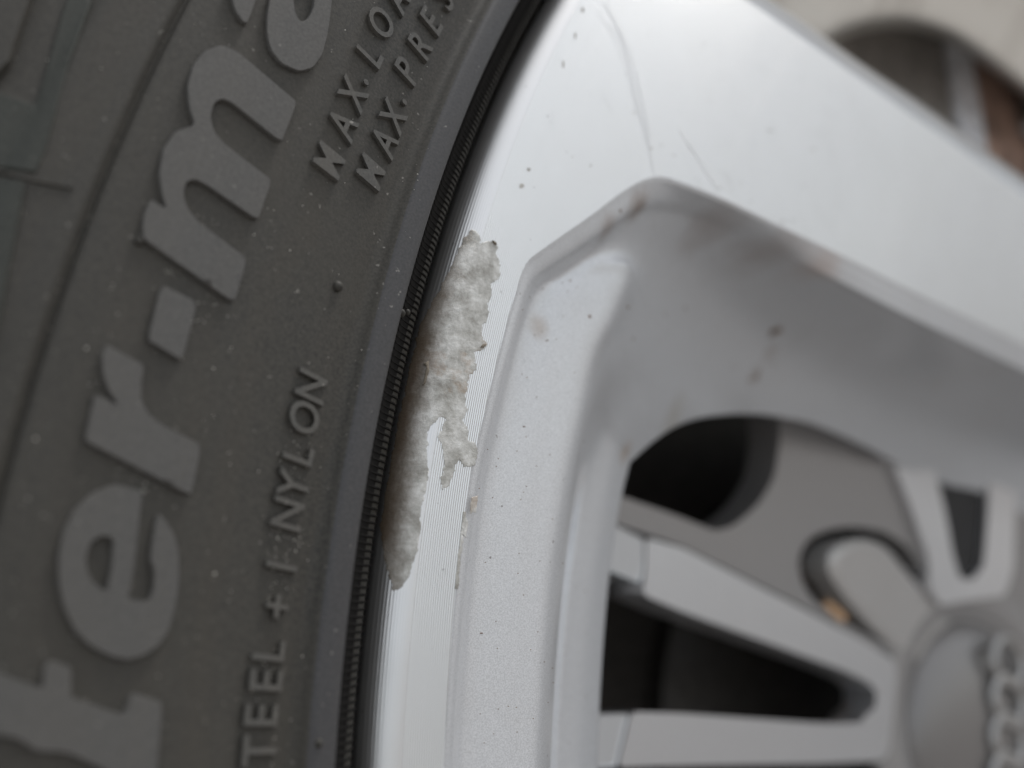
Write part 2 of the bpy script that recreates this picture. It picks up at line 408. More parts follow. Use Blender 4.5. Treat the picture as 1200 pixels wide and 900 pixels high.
# small moulded text, one object per character
def glyph(ch):
    cu = bpy.data.curves.new('g', 'FONT'); cu.body = ch; cu.size = 1; cu.resolution_u = 4; cu.offset = .014
    cu.extrude = 0; ob = bpy.data.objects.new('g', cu); m_ = ob.to_mesh()
    bm = bmesh.new(); bm.from_mesh(m_); bmesh.ops.remove_doubles(bm, verts=bm.verts, dist=1e-5)
    ob.to_mesh_clear(); bpy.data.objects.remove(ob); bpy.data.curves.remove(cu)
    return bm
CACHE = {}
def char(ch, px, py, fn, h=3.45, wid=.93, raise_=.55, tilt=0):
    P = hit([(px, py)], fn)[0]; r0 = math.hypot(P[0], P[1]); th = math.atan2(P[1], P[0])
    bm = glyph(ch)
    res = bmesh.ops.extrude_face_region(bm, geom=bm.faces[:]); tv = [v for v in res['geom'] if isinstance(v, bmesh.types.BMVert)]
    for v in tv: v.co.z = 1
    xs = [v.co.x for v in bm.verts]; ys = [v.co.y for v in bm.verts]
    cx = (min(xs) + max(xs)) / 2; cap = .73
    cy = cap / 2 if ch not in '.+' else ((max(ys) + min(ys)) / 2)
    mx = cx; my = (max(ys) + min(ys)) / 2
    s = h / cap
    for v in bm.verts:
        k = 1.0
        u = (v.co.x - cx) * s * wid; w = (v.co.y - cy) * s
        if v.co.z > .5: u *= .94
        r = r0 + w; a = th - u / r0
        z = float(fn(np.array([r]))[0]) + (raise_ if v.co.z > .5 else -.15)
        v.co = Vector((r * math.cos(a), r * math.sin(a), z)) / 1000
    bmesh.ops.recalc_face_normals(bm, faces=bm.faces)
    me = bpy.data.meshes.new('raised_character'); bm.to_mesh(me); bm.free()
    o = link('raised_character', me, M_RUB2, tyre, True, 35)
    return o
M_RUB2 = rubber('tyre_small_letter_rubber', (.056, .054, .050), (.082, .079, .072), .55, .6, .00003)
for ch, x, y in [('S', 296, 925), ('T', 301, 880), ('E', 303, 838), ('E', 309, 797), ('L', 312, 762), ('+', 323, 711), ('1', 327, 664), ('N', 334, 603), ('Y', 341, 569), ('L', 347, 532), ('O', 354, 490), ('N', 362, 454)]:
    char(ch, x, y, zt)
for ch, x, y in [('M', 383, 190), ('A', 399, 147), ('X', 411, 112), ('.', 427, 99), ('L', 431, 64), ('O', 444, 28), ('A', 462, -2), ('D', 478, -34)]:
    char(ch, x, y, zt)
for ch, x, y in [('M', 432, 203), ('A', 448, 167), ('X', 458, 138), ('.', 472, 122), ('P', 474, 84), ('R', 490, 53), ('E', 503, 26), ('S', 517, -2), ('S', 531, -30)]:
    char(ch, x, y, zt)

# shoulder blocks of the tread at the upper left
plate('shoulder_block', [[(-60, -60), (62, -60), (38, 5), (12, 80), (-4, 98), (-60, 100)]], zt, 1.1, M_RUB, tyre, step=9, rnd=4)
plate('shoulder_block', [[(-60, 112), (5, 112), (42, 124), (58, 70), (72, 20), (86, -20), (100, -60), (128, -60), (108, 0), (80, 80), (52, 180), (42, 203), (-60, 190)]], zt, .25, M_RUBG, tyre, step=9, rnd=1)
plate('shoulder_block', [[(-60, 204), (30, 216), (22, 260), (8, 330), (-10, 430), (-60, 440)]], zt, .5, M_RUBG, tyre, step=9, rnd=4)
plate('mould_seam', [[(-10, 200), (0, 199), (40, 209), (84, 220), (86, 223), (40, 214), (0, 204), (-10, 204)]], zt, .25, M_RUB, tyre, bev=.5, step=9, rnd=1)
# vent nubs
def ball(name, c, r, mat, parent, flat=1.0):
    bm = bmesh.new(); bmesh.ops.create_icosphere(bm, subdivisions=3, radius=r / 1000)
    for v in bm.verts: v.co.z *= flat
    me = bpy.data.meshes.new(name); bm.to_mesh(me); bm.free(); o = link(name, me, mat, parent); o.location = Vector(c) / 1000; return o
for x, y, r in [(395, 336, .62), (470, 367, .5), (477, 366, .38), (373, 871, .45), (163, 283, .5)]:
    P = hit([(x, y)], zt)[0]; ball('vent_nub', P + np.array([0, 0, .02]), r * .95, M_RUB, tyre, 1.1)
# dust flakes
V, Fc = [], []
pts = np.c_[rng.uniform(-20, 520, 240), rng.uniform(-20, 920, 240)]
cl = [(330, 620), (325, 650), (322, 700), (345, 620), (205, 320), (230, 370), (345, 530), (350, 560), (320, 780), (180, 560), (150, 545), (240, 265)]
for c in cl: pts = np.concatenate([pts, rng.normal(c, (10, 12), (15, 2))])
P = hit(pts, zt); R_ = np.hypot(P[:, 0], P[:, 1]); P = P[(R_ > 238.9)]
for q in P:
    s = rng.uniform(.03, .075) * (1.6 if rng.random() < .1 else 1); b = len(V)
    for k in range(5):
        a = k * 2 * PI / 5 + rng.random(); V.append(q + np.array([math.cos(a) * s * rng.uniform(.6, 1.4), math.sin(a) * s, .09 + .03 * math.cos(a)]))
    V.append(q + np.array([0, 0, .16]))
    for k in range(5): Fc.append((b + k, b + (k + 1) % 5, b + 5))
o = mesh('dust_flakes', V, Fc, M_SPECK, tyre, False); o['kind'] = 'stuff'

# ---- rim: flange hoop all round
fl = [(r, float(zf(r))) for r in np.linspace(230.9, 234.45, 30)]
fl += [(234.6, -4.2), (234.65, -6), (234.5, -7.6), (233.5, -9), (231.5, -12), (229, -16), (226, -22), (222, -24)]
M_FLANGE = machined('machined_rim_edge', (.70, .695, .69), .3)
flange = revolve('rim_flange', fl, M_FLANGE, wheel, n=1400, flip=True)
flange['label'] = 'turned outer edge of the alloy rim'
# narrow face + painted ring on the part of the rim away from the picture
revolve('rim_lip', [(230.9, float(zf(230.9))), (227, float(zf(227))), (226.4, -2), (225.3, -3.4), (216, -4.6), (213, -7), (211, -14), (209, -30), (204, -38), (203, -60)], M_PAINT, wheel, -172, 141, n=500, flip=True, sharp=40)
barrel = revolve('barrel', [(203.5, -36), (204, -60), (206, -90), (208, -150), (212, -215), (224, -235)], M_BARREL, wheel, n=240)

# ---- contour stations of the pocket, photo positions
C0 = [(516, 1000), (522, 850), (533, 700), (548, 575), (566, 490), (588, 400), (606, 337), (617, 308), (637, 291), (690, 254), (738, 219), (770, 207), (800, 214), (850, 234), (917, 266), (987, 300), (1060, 337), (1133, 372), (1200, 404), (1330, 465)]
C1 = [(526, 1000), (532, 850), (544, 700), (560, 575), (578, 490), (600, 403), (617, 345), (629, 324), (648, 310), (700, 275), (744, 245), (770, 236), (798, 238), (846, 256), (911, 288), (983, 322), (1056, 356), (1129, 392), (1197, 425), (1327, 486)]
C2 = [(540, 1000), (546, 850), (556, 700), (571, 575), (588, 490), (607, 408), (626, 352), (638, 335), (656, 323), (704, 289), (742, 262), (766, 260), (794, 262), (842, 282), (906, 312), (978, 344), (1051, 376), (1125, 412), (1193, 446), (1323, 508)]
C3 = [(600, 1000), (604, 850), (612, 700), (625, 575), (640, 490), (655, 412), (668, 366), (677, 345), (689, 327), (713, 305), (739, 292), (760, 294), (788, 303), (836, 325), (899, 352), (972, 380), (1045, 410), (1119, 446), (1188, 480), (1318, 544)]
C4 = [(626, 1000), (634, 850), (645, 700), (662, 575), (679, 490), (695, 418), (707, 378), (714, 356), (720, 342), (731, 328), (746, 324), (763, 334), (785, 352), (831, 374), (893, 398), (966, 422), (1040, 450), (1114, 483), (1185, 520), (1316, 588)]
C5 = [(642, 1000), (647, 850), (658, 700), (674, 575), (690, 490), (706, 428), (720, 396), (728, 380), (735, 370), (746, 362), (758, 362), (772, 374), (792, 396), (836, 412), (897, 430), (968, 450), (1042, 478), (1115, 510), (1186, 547), (1318, 614)]
C6 = [(640, 1000), (644, 850), (655, 700), (672, 576), (689, 497), (710, 448), (728, 424), (738, 412), (748, 404), (760, 400), (772, 404), (786, 414), (806, 428), (848, 440), (905, 450), (973, 470), (1045, 498), (1117, 530), (1187, 564), (1320, 630)]
C7 = [(652, 1000), (656, 850), (667, 705), (683, 590), (698, 515), (716, 478), (736, 458), (748, 450), (760, 442), (774, 438), (790, 440), (806, 446), (828, 454), (866, 460), (920, 468), (985, 490), (1050, 518), (1118, 547), (1188, 580), (1322, 646)]
C8 = [(674, 1000), (680, 850), (691, 705), (706, 602), (721, 532), (731, 512), (748, 495), (760, 486), (775, 477), (790, 472), (808, 470), (828, 470), (852, 472), (888, 475), (936, 483), (997, 506), (1056, 536), (1120, 562), (1190, 593), (1326, 659)]
C9 = [(698, 1000), (701, 850), (710, 705), (722, 613), (736, 548), (743, 537), (757, 524), (773, 511), (790, 500), (807, 493), (825, 488.5), (845, 486), (870, 484.5), (905, 487), (950, 496), (1005, 519), (1060, 547), (1120, 572), (1190, 602), (1330, 668)]
O0 = [0] * 20
O1 = [-1.5] * 6 + [-1.7, -1.9, -2.1, -2.4, -2.6, -2.6, -2.4, -2.3, -2.2, -1.4, -.9, -.8, -.8, -.8]
O2 = [-3.1] * 6 + [-3.3, -3.6, -4, -4.6, -5.2, -5.4, -5.4, -5.3, -5.2, -3.6, -2.4, -2.2, -2.2, -2.2]
O3 = [-3.4] * 6 + [-3.6, -3.8, -4.2, -5, -6.4, -8.5, -10, -11, -11, -11, -11, -11, -11, -11]
O4 = [-4.1] * 6 + [-4.6, -5.0, -5.6, -7, -9.5, -12.5, -14.5, -16, -16.5, -16.5, -16.5, -16.5, -16.5, -16.5]
O5 = [-9] * 4 + [-8.5, -8.5, -9.5, -10.5, -11.5, -13, -15, -17.5, -19.5, -20.5, -21, -21, -21, -21, -21, -21]
O6 = [-22, -22, -22, -21, -16, -13, -13, -14, -15, -16.5, -18.5, -20.5, -22, -23, -23.5, -24, -24, -24, -24, -24]
O7 = [-24, -24, -24, -23.5, -21, -18, -17.5, -18, -19, -20, -21.5, -23, -24, -25, -26, -26.5, -27, -27, -27, -27]
O8 = [-25, -25, -25, -24.5, -23.5, -22, -21.5, -22, -22.5, -23, -24, -25, -26, -27, -28, -28.5, -29, -29, -29, -29]
O9 = [-29, -29, -29, -28.5, -27.5, -26.5, -26, -26, -26.5, -27, -27.5, -28, -29, -30, -31, -31.5, -32, -32, -32, -32]
CT = np.array([C0, C1, C2, C3, C4, C5, C6, C7, C8, C9], float); OF = np.array([O0, O1, O2, O3, O4, O5, O6, O7, O8, O9], float)
for k_, (s8, s9, s10, s11) in {3: ((692, 322), (716, 300), (741, 272), (762, 272)), 4: ((734, 328), (742, 305), (749, 288), (764, 290)), 5: ((745, 350), (752, 322), (760, 312), (772, 318))}.items():
    CT[k_, 8:12] = [s8, s9, s10, s11]
CT[4, 6:8] = [(714, 378), (724, 352)]; CT[5, 7] = (733, 372)
OF[3, 6:12] = [-3.5, -3.6, -3.9, -4.2, -4.9, -6.4]; OF[4, 6:12] = [-4.4, -4.6, -4.8, -5.2, -6.4, -9]; OF[5, 6:12] = [-9, -9.0, -8.8, -9.0, -10.2, -12.6]; OF[6, 7:12] = [-13, -13.2, -14, -15.8, -18.2]
OF[1, :12] = [-1.0] * 6 + [-1.1, -1.2, -1.3, -1.4, -1.5, -1.6]; OF[2, :12] = [-3.35] * 6 + [-3.4, -3.5, -3.8, -4.1, -4.6, -5.1]
for k_, v_ in {6: -22, 7: -22.8, 8: -23.6, 9: -25.0}.items(): OF[k_, :4] = v_
OF[9, 4:9] = [-25, -25, -25.2, -25.5, -26]; OF[8, 4:9] = [-22.8, -21.8, -21.6, -22, -22.5]
TT = [0, .11, .20, .32, .44, .56, .67, .78, .89, 1]
GG = [0, -3.2, -7.4, -13.8, -19.0, -22.8, -25.6, -27.9, -29.7, -31.0]; G2 = [0, -.4, -1.3, -9.5, -17.0, -22.0, -25.2, -27.7, -29.6, -31.0]
for s_ in range(10, 20):
    w1 = {10: 0, 11: .5}.get(s_, 1.0); w2 = min(1, max(0, (s_ - 13.3) / 2))
    for k_ in range(1, 10):
        q_ = CT[0, s_] * (1 - TT[k_]) + CT[9, s_] * TT[k_]
        if k_ < 9: CT[k_, s_] = CT[k_, s_] * (1 - w1) + q_ * w1
        OF[k_, s_] = OF[k_, s_] * (1 - w1) + (GG[k_] * (1 - w2) + G2[k_] * w2) * w1
D = np.concatenate([CT, OF[:, :, None]], 2)
for _ in range(4):
    E_ = D.copy()
    for k_ in range(3, 9):
        for s_ in range(10 if k_ < 5 else 8, 14):
            E_[k_, s_] = D[k_, s_] * .5 + (D[k_, s_ - 1] + D[k_, s_ + 1]) * .15 + (D[k_ - 1, s_] + D[k_ + 1, s_]) * .10
    D = E_
#                    # contour, station, (x, y, off)
Dn = np.stack([cr(D[i], 9) for i in range(len(D))])            # smooth along stations
# small rounding ring next to the face edge
e0 = Dn[0].copy(); e1 = Dn[0] * .93 + Dn[1] * .07; e1[:, 2] = -.06; e2 = Dn[0] * .8 + Dn[1] * .2; e2[:, 2] = -.25 + .0 * e2[:, 2]
A = np.concatenate([[e0, e1, e2], Dn[1:]])
A = np.swapaxes(A, 0, 1)                                       # station, contour
rows = []
for s in A:
    fine = [s[0], s[1]]; body = cr(s[2:], 7); rows.append(np.concatenate([fine, body]))
A = np.array(rows)
# lip round the opening, then the inner wall of the window
last = A[:, -1]; prev = A[:, -5]; dirn = last[:, :2] - prev[:, :2]; dirn /= np.linalg.norm(dirn, axis=1)[:, None]
ex = []
for dd, oo in ((.8, -1.0), (.6, -2.2), (-1.5, -4.5), (-6, -9), (-14, -30)):
    q = last.copy(); q[:, :2] += dirn * dd; q[:, 2] += oo; ex.append(q)
A = np.concatenate([A, np.stack(ex, 1)], 1)
ns, nc, _ = A.shape
mask = np.clip((np.arange(ns) - 78) / 14, 0, 1)[:, None] * np.clip((np.arange(nc) - 12) / 5, 0, 1)[None] * (np.arange(nc) < nc - 8)[None]; mask[-1] = 0
for _ in range(160):
    L_ = A.copy(); L_[1:-1, 1:-1] = (A[2:, 1:-1] + A[:-2, 1:-1] + A[1:-1, 2:] + A[1:-1, :-2]) / 4
    A = A + (L_ - A) * mask[:, :, None] * .9
Pp = hit(A.reshape(-1, 3)[:, :2], zf, A.reshape(-1, 3)[:, 2]).reshape(ns, nc, 3)
spoke = gridmesh('spoke', Pp, M_PAINT, wheel, flip=False)
spoke['label'] = 'silver painted pocket and concave flank of the near spoke'

# ---- machined face between flange and pocket / far edge of the spoke
def ring_px(y, r=231.0, x0=300, x1=800):
    a, b = x0, x1                                             # x at which the ring of radius r crosses photo row y
    for _ in range(30):
        m_ = (a + b) / 2; P = hit([(m_, y)], zf)[0]
        if math.hypot(P[0], P[1]) > r: a = m_
        else: b = m_
    return ((a + b) / 2, y)
FE = [(840, -22), (873, 1), (900, 18), (933, 40), (1000, 88), (1067, 133), (1133, 181), (1200, 229), (1330, 322)]   # far edge of the spoke face
inner = np.array(C0, float)
outer = [ring_px(y) for y in (1000, 850, 700, 575, 480, 370, 270, 190, 110, 30, -60, -140)] + [(800, -90), (838, -24), (880, 4), (960, 59), (1040, 115), (1110, 164), (1190, 222), (1330, 322)]
outer = np.array(outer, float)
In = cr(inner, 9); Ou = np.stack([cr(outer[:12], 9)[i] for i in range(11 * 9 + 1)]); Ou2 = cr(outer[12:], 9)
Ou = np.concatenate([Ou, [Ou[-1] + (Ou2[0] - Ou[-1]) * k / 9 for k in range(1, 9)], Ou2])
ts = np.linspace(0, 1, 26)
Gm = In[:, None] * (1 - ts)[None, :, None] + Ou[:, None] * ts[None, :, None]
FP = hit(Gm.reshape(-1, 2), zf).reshape(Gm.shape[0], Gm.shape[1], 3)
face = gridmesh('machined_face', FP, M_ALLOY, wheel, flip=True)
face['label'] = 'bright machined face with fine turning lines and a white corroded scrape'
# chamfer and back of the spoke on its far side
FEc = cr(FE, 6); t_ = np.gradient(FEc, axis=0); t_ /= np.linalg.norm(t_, axis=1)[:, None]; nn = np.c_[t_[:, 1], -t_[:, 0]]
rings = []
for dd, oo in ((0, 0), (1.2, -.1), (4, -.6), (9, -1.4), (14, -2.6), (17, -5), (16, -9), (8, -20), (0, -34)):
    rings.append(hit(FEc + nn * dd, zf, oo))
gridmesh('spoke_edge', np.stack(rings, 1), M_PAINT_BLUE, wheel, flip=False)

# ---- kerb scrape on the lip
def ncrop(pts, n=3, amp=1.6, seed=0):
    """ragged outline"""
    L = resample(np.asarray(pts, float), 1.8); out = []
    for i, p_ in enumerate(L):
        out.append(p_ + amp * np.array([noise.fractal(Vector((p_[0] * .17, p_[1] * .17, seed)), .6, 2.2, 4), noise.fractal(Vector((p_[0] * .17, p_[1] * .17, seed + 9)), .6, 2.2, 4)]) * 1.8)
    return np.array(out)
def leftx(y, r=234.6): return ring_px(y, r)[0]
right = [(546, 276), (552, 269), (558, 271), (563, 280), (563, 287), (568, 284), (574, 282), (582, 284), (583, 292), (580, 297), (585, 308), (586, 320), (583, 328), (575, 334), (577, 346), (571, 356), (574, 366), (571, 375), (563, 385), (566, 398), (570, 404), (566, 410), (557, 414), (556, 424), (558, 434), (549, 440), (547, 456), (545, 470), (548, 480), (542, 492), (548, 505), (548, 514), (557, 520), (560, 532), (556, 545), (545, 547), (538, 540), (532, 548), (530, 560), (526, 570), (519, 573), (515, 566), (519, 552), (521, 540), (517, 522), (514, 510), (519, 500), (523, 491), (518, 489), (508, 495), (501, 505), (500, 530), (502, 552), (500, 570), (494, 592), (492, 620), (490, 645), (484, 658), (480, 675), (472, 686), (468, 692)]
left = [(leftx(y, 233.0 if y > 670 else 233.8 if y > 620 or y < 350 else 234.4), y) for y in (692, 660, 620, 580, 540, 500, 460, 420, 380, 345)] + [(529, 312), (538, 292)]
rash = ncrop(right + left, amp=1.3)
def rdisp(ov):
    out = []
    for x, y in ov:
        n_ = noise.fractal(Vector((x * .045, y * .03, 1)), .8, 2.1, 5) * .012 + noise.noise(Vector((x * .3, y * .26, 5))) * .012 + noise.noise(Vector((x * .8, y * .7, 2))) * .012
        out.append(n_)
    return np.array(out)
o = plate('kerb_scrape', [rash], zf, .04, M_RASH, wheel, bev=.35, step=2.2, sub=1.6, disp=rdisp, rnd=0, depth=.1, sharp=None)
o.parent = face; o['label'] = 'whitish corroded scrape with ragged edge on the rim lip'
for L in ([(533, 690), (536, 655), (540, 625), (543, 600), (546, 600), (544, 625), (540, 655), (537, 690)], [(553, 582), (560, 581), (558, 601), (550, 601)], [(545, 604), (549, 612), (546, 630), (541, 622)]):
    o = plate('paint_chip', [ncrop(L, amp=.8)], zf, .04, M_RASH, face, bev=.3, step=3, sub=2.5, rnd=0, depth=.05, sharp=None)
# dark scabs at the scrape's edge
for L in ([(497, 426), (502, 424), (503, 434), (499, 448), (496, 452), (498, 440), (500, 430)], [(576, 282), (581, 284), (582, 287), (578, 286)], [(565, 403), (569, 404), (566, 408), (563, 407)]):
    plate('rust_mark', [ncrop(L, amp=.5)], zf, .24, M_GRIME, face, bev=.3, step=3, sub=1.5, rnd=0, depth=.05, sharp=None)

# scratches and specks on the machined face and the paint
_w = 1
def strip(name, pts, w, fn, mat, parent, hgt=.03):
    c = cr(pts, 8); t_ = np.gradient(c, axis=0); t_ /= np.linalg.norm(t_, axis=1)[:, None] + 1e-9; n_ = np.c_[t_[:, 1], -t_[:, 0]]
    ww = w * np.sin(np.linspace(.1, PI - .1, len(c)))[:, None] ** .5 / 2
    G = []
    for s, hh in ((-1, 0), (-.5, hgt), (.5, hgt), (1, 0)):
        P = hit(c + n_ * ww * s, fn); G.append(P + nrm(P, fn) * (hh + .012))
    return gridmesh(name, np.stack(G, 1), mat, parent)
for pts, w in ([[(712, 8), (728, 45), (742, 95), (755, 150), (767, 203)], 1.0], [[(718, 30), (735, 70), (745, 120), (758, 160), (764, 200)], .9],
               [[(705, 0), (722, 30), (738, 62), (750, 108), (760, 160)], .8], [[(795, 152), (812, 178), (830, 206), (842, 224)], .8],
               [[(971, 150), (976, 190), (981, 220), (984, 252)], .9], [[(955, 240), (970, 262), (990, 292)], .8], [[(804, 165), (815, 180), (826, 192)], .8], [[(812, 178), (826, 200), (836, 216)], .7]):
    strip('scratch', pts, w * .4, zf, M_SCR, face, .015)
for _ in range(46):
    x0, y0 = rng.uniform(640, 1150), rng.uniform(10, 330)
    if y0 > 200 + (x0 - 768) * .42 - 12 or y0 < (x0 - 870) * .66 + 20: continue
    a_, l_ = rng.normal(1.15, .35), rng.uniform(6, 34)
    strip('scratch', [(x0, y0), (x0 + math.cos(a_) * l_ * .5 + rng.normal(0, .8), y0 + math.sin(a_) * l_ * .5), (x0 + math.cos(a_) * l_, y0 + math.sin(a_) * l_)], rng.uniform(.3, .5), zf, M_SCR, face, .008)
for dx in (-6, 5):
    strip('scratch', [(718 + dx, 25), (737 + dx, 75), (750 + dx * .8, 125), (760 + dx * .6, 165)], .35, zf, M_SCR, face, .008)
def speck(x, y, rx, ry, ang, fn, mat, parent, off=0.0, name='dirt_speck', hgt=.08):
    V = []; ca, sa = math.cos(ang), math.sin(ang); n = 9
    uv = [(x, y)] + [(x + rx * ca * math.cos(k * 2 * PI / n) * (j := rng.uniform(.7, 1.3)) - ry * sa * math.sin(k * 2 * PI / n) * j, y + rx * sa * math.cos(k * 2 * PI / n) * j + ry * ca * math.sin(k * 2 * PI / n) * j) for k in range(n)]
    P = hit(uv, fn, off); Nn = nrm(P, fn); P = P + Nn * .015; P[0] += Nn[0] * hgt
    return mesh(name, P, [(0, k, k % n + 1) for k in range(1, n + 1)], mat, parent)
for x, y, rx, ry, a in [(902, 153, 5, 1, .1), (953, 175, 4, 1, 0), (917, 260, 3, 1.5, -1.3), (928, 258, 3, 1, -.3), (941, 218, 2, 1, -1), (989, 163, 1.4, 1, 0), (692, 194, 1.5, 1.2, 0), (671, 184, 1.3, 1, 0), (743, 132, 2, 1.4, 0), (763, 174, 2.2, 1.5, 0),
                        (683, 12, 2, 4, 0), (674, 42, 1.6, 5, 0), (660, 75, 1.6, 6, 0), (620, 199, 3, 3, 0), (611, 218, 4, 3, 0), (790, 182, 2, 1, 0), (775, 170, 1.5, 1, 0), (825, 52, 1.5, 1, 0), (868, 215, 1.6, 1, 0), (880, 236, 2, 1, 0), (844, 220, 1.8, 1, 0)]:
    speck(x, y, rx * .8, ry * .8, a, zf, M_STAIN, face, hgt=.03)
# specks lying on the painted pocket, placed with the pocket's own surface
from mathutils.bvhtree import BVHTree
bv = BVHTree.FromPolygons([Vector(v) for v in Pp.reshape(-1, 3)], [(i * nc + j, (i + 1) * nc + j, (i + 1) * nc + j + 1, i * nc + j + 1) for i in range(ns - 1) for j in range(nc - 1)])
def pspeck(x, y, rx, ry, a, mat, hgt=.1, name='dirt_speck'):
    uv = [(x, y)] + [(x + rx * math.cos(a) * math.cos(q) - ry * math.sin(a) * math.sin(q), y + rx * math.sin(a) * math.cos(q) + ry * math.cos(a) * math.sin(q)) for q in np.linspace(0, 2 * PI, 10)[:-1] + rng.uniform(-.2, .2, 9)]
    P = []
    for d_ in rays(uv):
        loc, n_, i_, _d = bv.ray_cast(Vector(CAM), Vector(d_).normalized(), 1000)
        if loc is None: return
        if n_.dot(Vector(d_)) > 0: n_ = -n_
        P.append(np.array(loc + n_ * .02)); nn_ = n_
    P[0] = P[0] + np.array(nn_) * hgt
    mesh(name, P, [(0, k, k % 9 + 1) for k in range(1, 10)], mat, spoke)
M_BROWN = plain('brown_dirt', (.16, .09, .05), .8, 0, 900, .4)
for x, y, rx, ry, a in [(908, 388, 8, 3, 0), (914, 387, 4, 2.5, 0), (907, 426, 2, 1.5, 0), (878, 445, 3, 1.5, -.4), (888, 441, 1.5, 1, 0), (860, 430, 1.6, 1.4, 0), (803, 361, 2, 1.6, 0), (736, 360, 2, 1.5, 0), (691, 371, 2, 2.5, 0), (641, 399, 2.5, 1, -.4), (614, 500, 2, 1, 0), (564, 742, 2.6, .9, 0), (727, 247, 1.2, 3, 0), (780, 369, 1.4, 1.4, 0), (668, 329, 1.6, 1.2, 0), (742, 397, 1.2, 1.8, 0)]:
    pspeck(x, y, rx * .8, ry * .8, a, M_BROWN, .06)
for x, y in rng.uniform((560, 330), (690, 880), (60, 2)):
    pspeck(x, y, .8, .6, 0, M_BROWN, .03)

def add_stains_and_tints(mat, lst):
    t = mat.node_tree; p = t.nodes['Principled BSDF']; co = t.nodes.new('ShaderNodeTexCoord').outputs['Object']
    src = p.inputs['Base Color'].links[0].from_socket; nz = noise_n(t, co, 160, 5, .65)
    for x, y, r, c, k in lst:
        loc = bv.ray_cast(Vector(CAM), Vector(rays([(x, y)])[0]).normalized(), 1000)[0]
        if loc is None: continue
        vd = t.nodes.new('ShaderNodeVectorMath'); vd.operation = 'DISTANCE'; t.links.new(co, vd.inputs[0]); vd.inputs[1].default_value = loc / 1000
        d = math_n(t, 'ADD', vd.outputs['Value'], math_n(t, 'MULTIPLY', math_n(t, 'SUBTRACT', nz, .5), r / 1000 * 1.2))
        mp = t.nodes.new('ShaderNodeMapRange'); mp.interpolation_type = 'SMOOTHSTEP'; mp.inputs[1].default_value = r / 1000; mp.inputs[2].default_value = 0
        mp.inputs[3].default_value = 0; mp.inputs[4].default_value = k; t.links.new(d, mp.inputs[0])
        src = mix(t, mp.outputs[0], src, c)
    t.links.new(src, p.inputs['Base Color'])
BR = (.22, .13, .08)
add_stains_and_tints(M_PAINT, [(903, 412, 3.5, BR, .25), (884, 440, 3.5, BR, .3), (886, 442, 2, (.16, .09, .05), .6), (908, 389, 2.4, (.10, .06, .035), .95), (748, 243, 4.5, (.2, .12, .07), .65), (712, 268, 3, BR, .4), (960, 318, 9, (.45, .28, .2), .35), (900, 296, 10, BR, .3), (835, 262, 9, BR, .3),  # brown stains, crease darkening, warm ground reflection tinted along the upper edge
                     (632, 384, 2.6, (.35, .27, .2), .5), (733, 530, 3, (.4, .28, .18), .6), (1098, 452, 1.2, (.5, .4, .25), .6), (790, 490, 7, (.35, .3, .2), .3)])  # tan tip entry stands for a warm highlight

# ------------------------------------------------------------------ deeper parts of the rim
V1 = [(757, 630), (800, 642), (933, 709), (1017, 754), (1046, 772), (1051, 787), (1047, 833), (1041, 884), (1030, 892), (967, 895), (800, 897), (724, 899), (740, 834), (800, 836), (967, 848), (1010, 847), (1014, 838), (1026, 830), (1027, 808), (1013, 797), (987, 785), (900, 753), (800, 717), (753, 697), (757, 662)]
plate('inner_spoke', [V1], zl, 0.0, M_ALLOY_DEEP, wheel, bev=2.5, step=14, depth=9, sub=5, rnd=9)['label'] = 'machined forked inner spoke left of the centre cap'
plate('inner_spoke', [[(660, 590), (723, 616), (755, 631), (755, 662), (751, 684), (712, 668), (650, 640)]], zl, -.3, M_PAINT_BLUE, wheel, bev=2.5, step=14, depth=9, sub=5, rnd=5)
plate('inner_spoke', [[(640, 838), (737, 836), (722, 899), (640, 905)]], zl, -.3, M_PAINT_BLUE, wheel, bev=2.5, step=14, depth=9, sub=5, rnd=5)
V2 = [(1020, 490), (1046, 540), (1070, 600), (1088, 655), (1090, 690), (1102, 710), (1133, 704), (1178, 698), (1188, 667), (1190, 600), (1192, 500), (1160, 500), (1158, 600), (1153, 664), (1139, 680), (1125, 678), (1117, 650), (1108, 600), (1093, 540), (1075, 490)]
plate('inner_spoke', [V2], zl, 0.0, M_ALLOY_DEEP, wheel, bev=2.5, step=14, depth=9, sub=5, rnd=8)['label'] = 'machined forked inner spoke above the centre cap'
# dull hub plate with window and bolt recess cut out
HB = [(640, 545), (735, 584), (790, 603), (840, 623), (862, 615), (890, 590), (908, 560), (914, 520), (912, 440), (1300, 440), (1300, 760), (1240, 990), (1040, 1000), (1052, 880), (1056, 790), (1050, 770), (1010, 748), (933, 706), (800, 640), (723, 614), (640, 580)]
HOLE = [(935, 655), (946, 632), (968, 621), (1000, 617), (1035, 622), (1064, 640), (1080, 668), (1089, 700), (1094, 720), (1060, 760), (1035, 757), (1010, 744), (978, 724), (950, 700), (938, 678)]
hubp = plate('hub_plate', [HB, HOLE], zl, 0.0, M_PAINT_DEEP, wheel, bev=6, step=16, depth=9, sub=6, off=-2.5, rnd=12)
SL = [(1093, 540), (1108, 600), (1117, 650), (1125, 678), (1139, 680), (1153, 664), (1158, 600), (1160, 500), (1075, 490)]
plate('slot_shade_plate', [SL], zl, 0.0, M_BARREL, wheel, bev=1, step=16, depth=1, sub=6, off=-2.2, rnd=8)  # dark plate stands in for the shade inside the slot
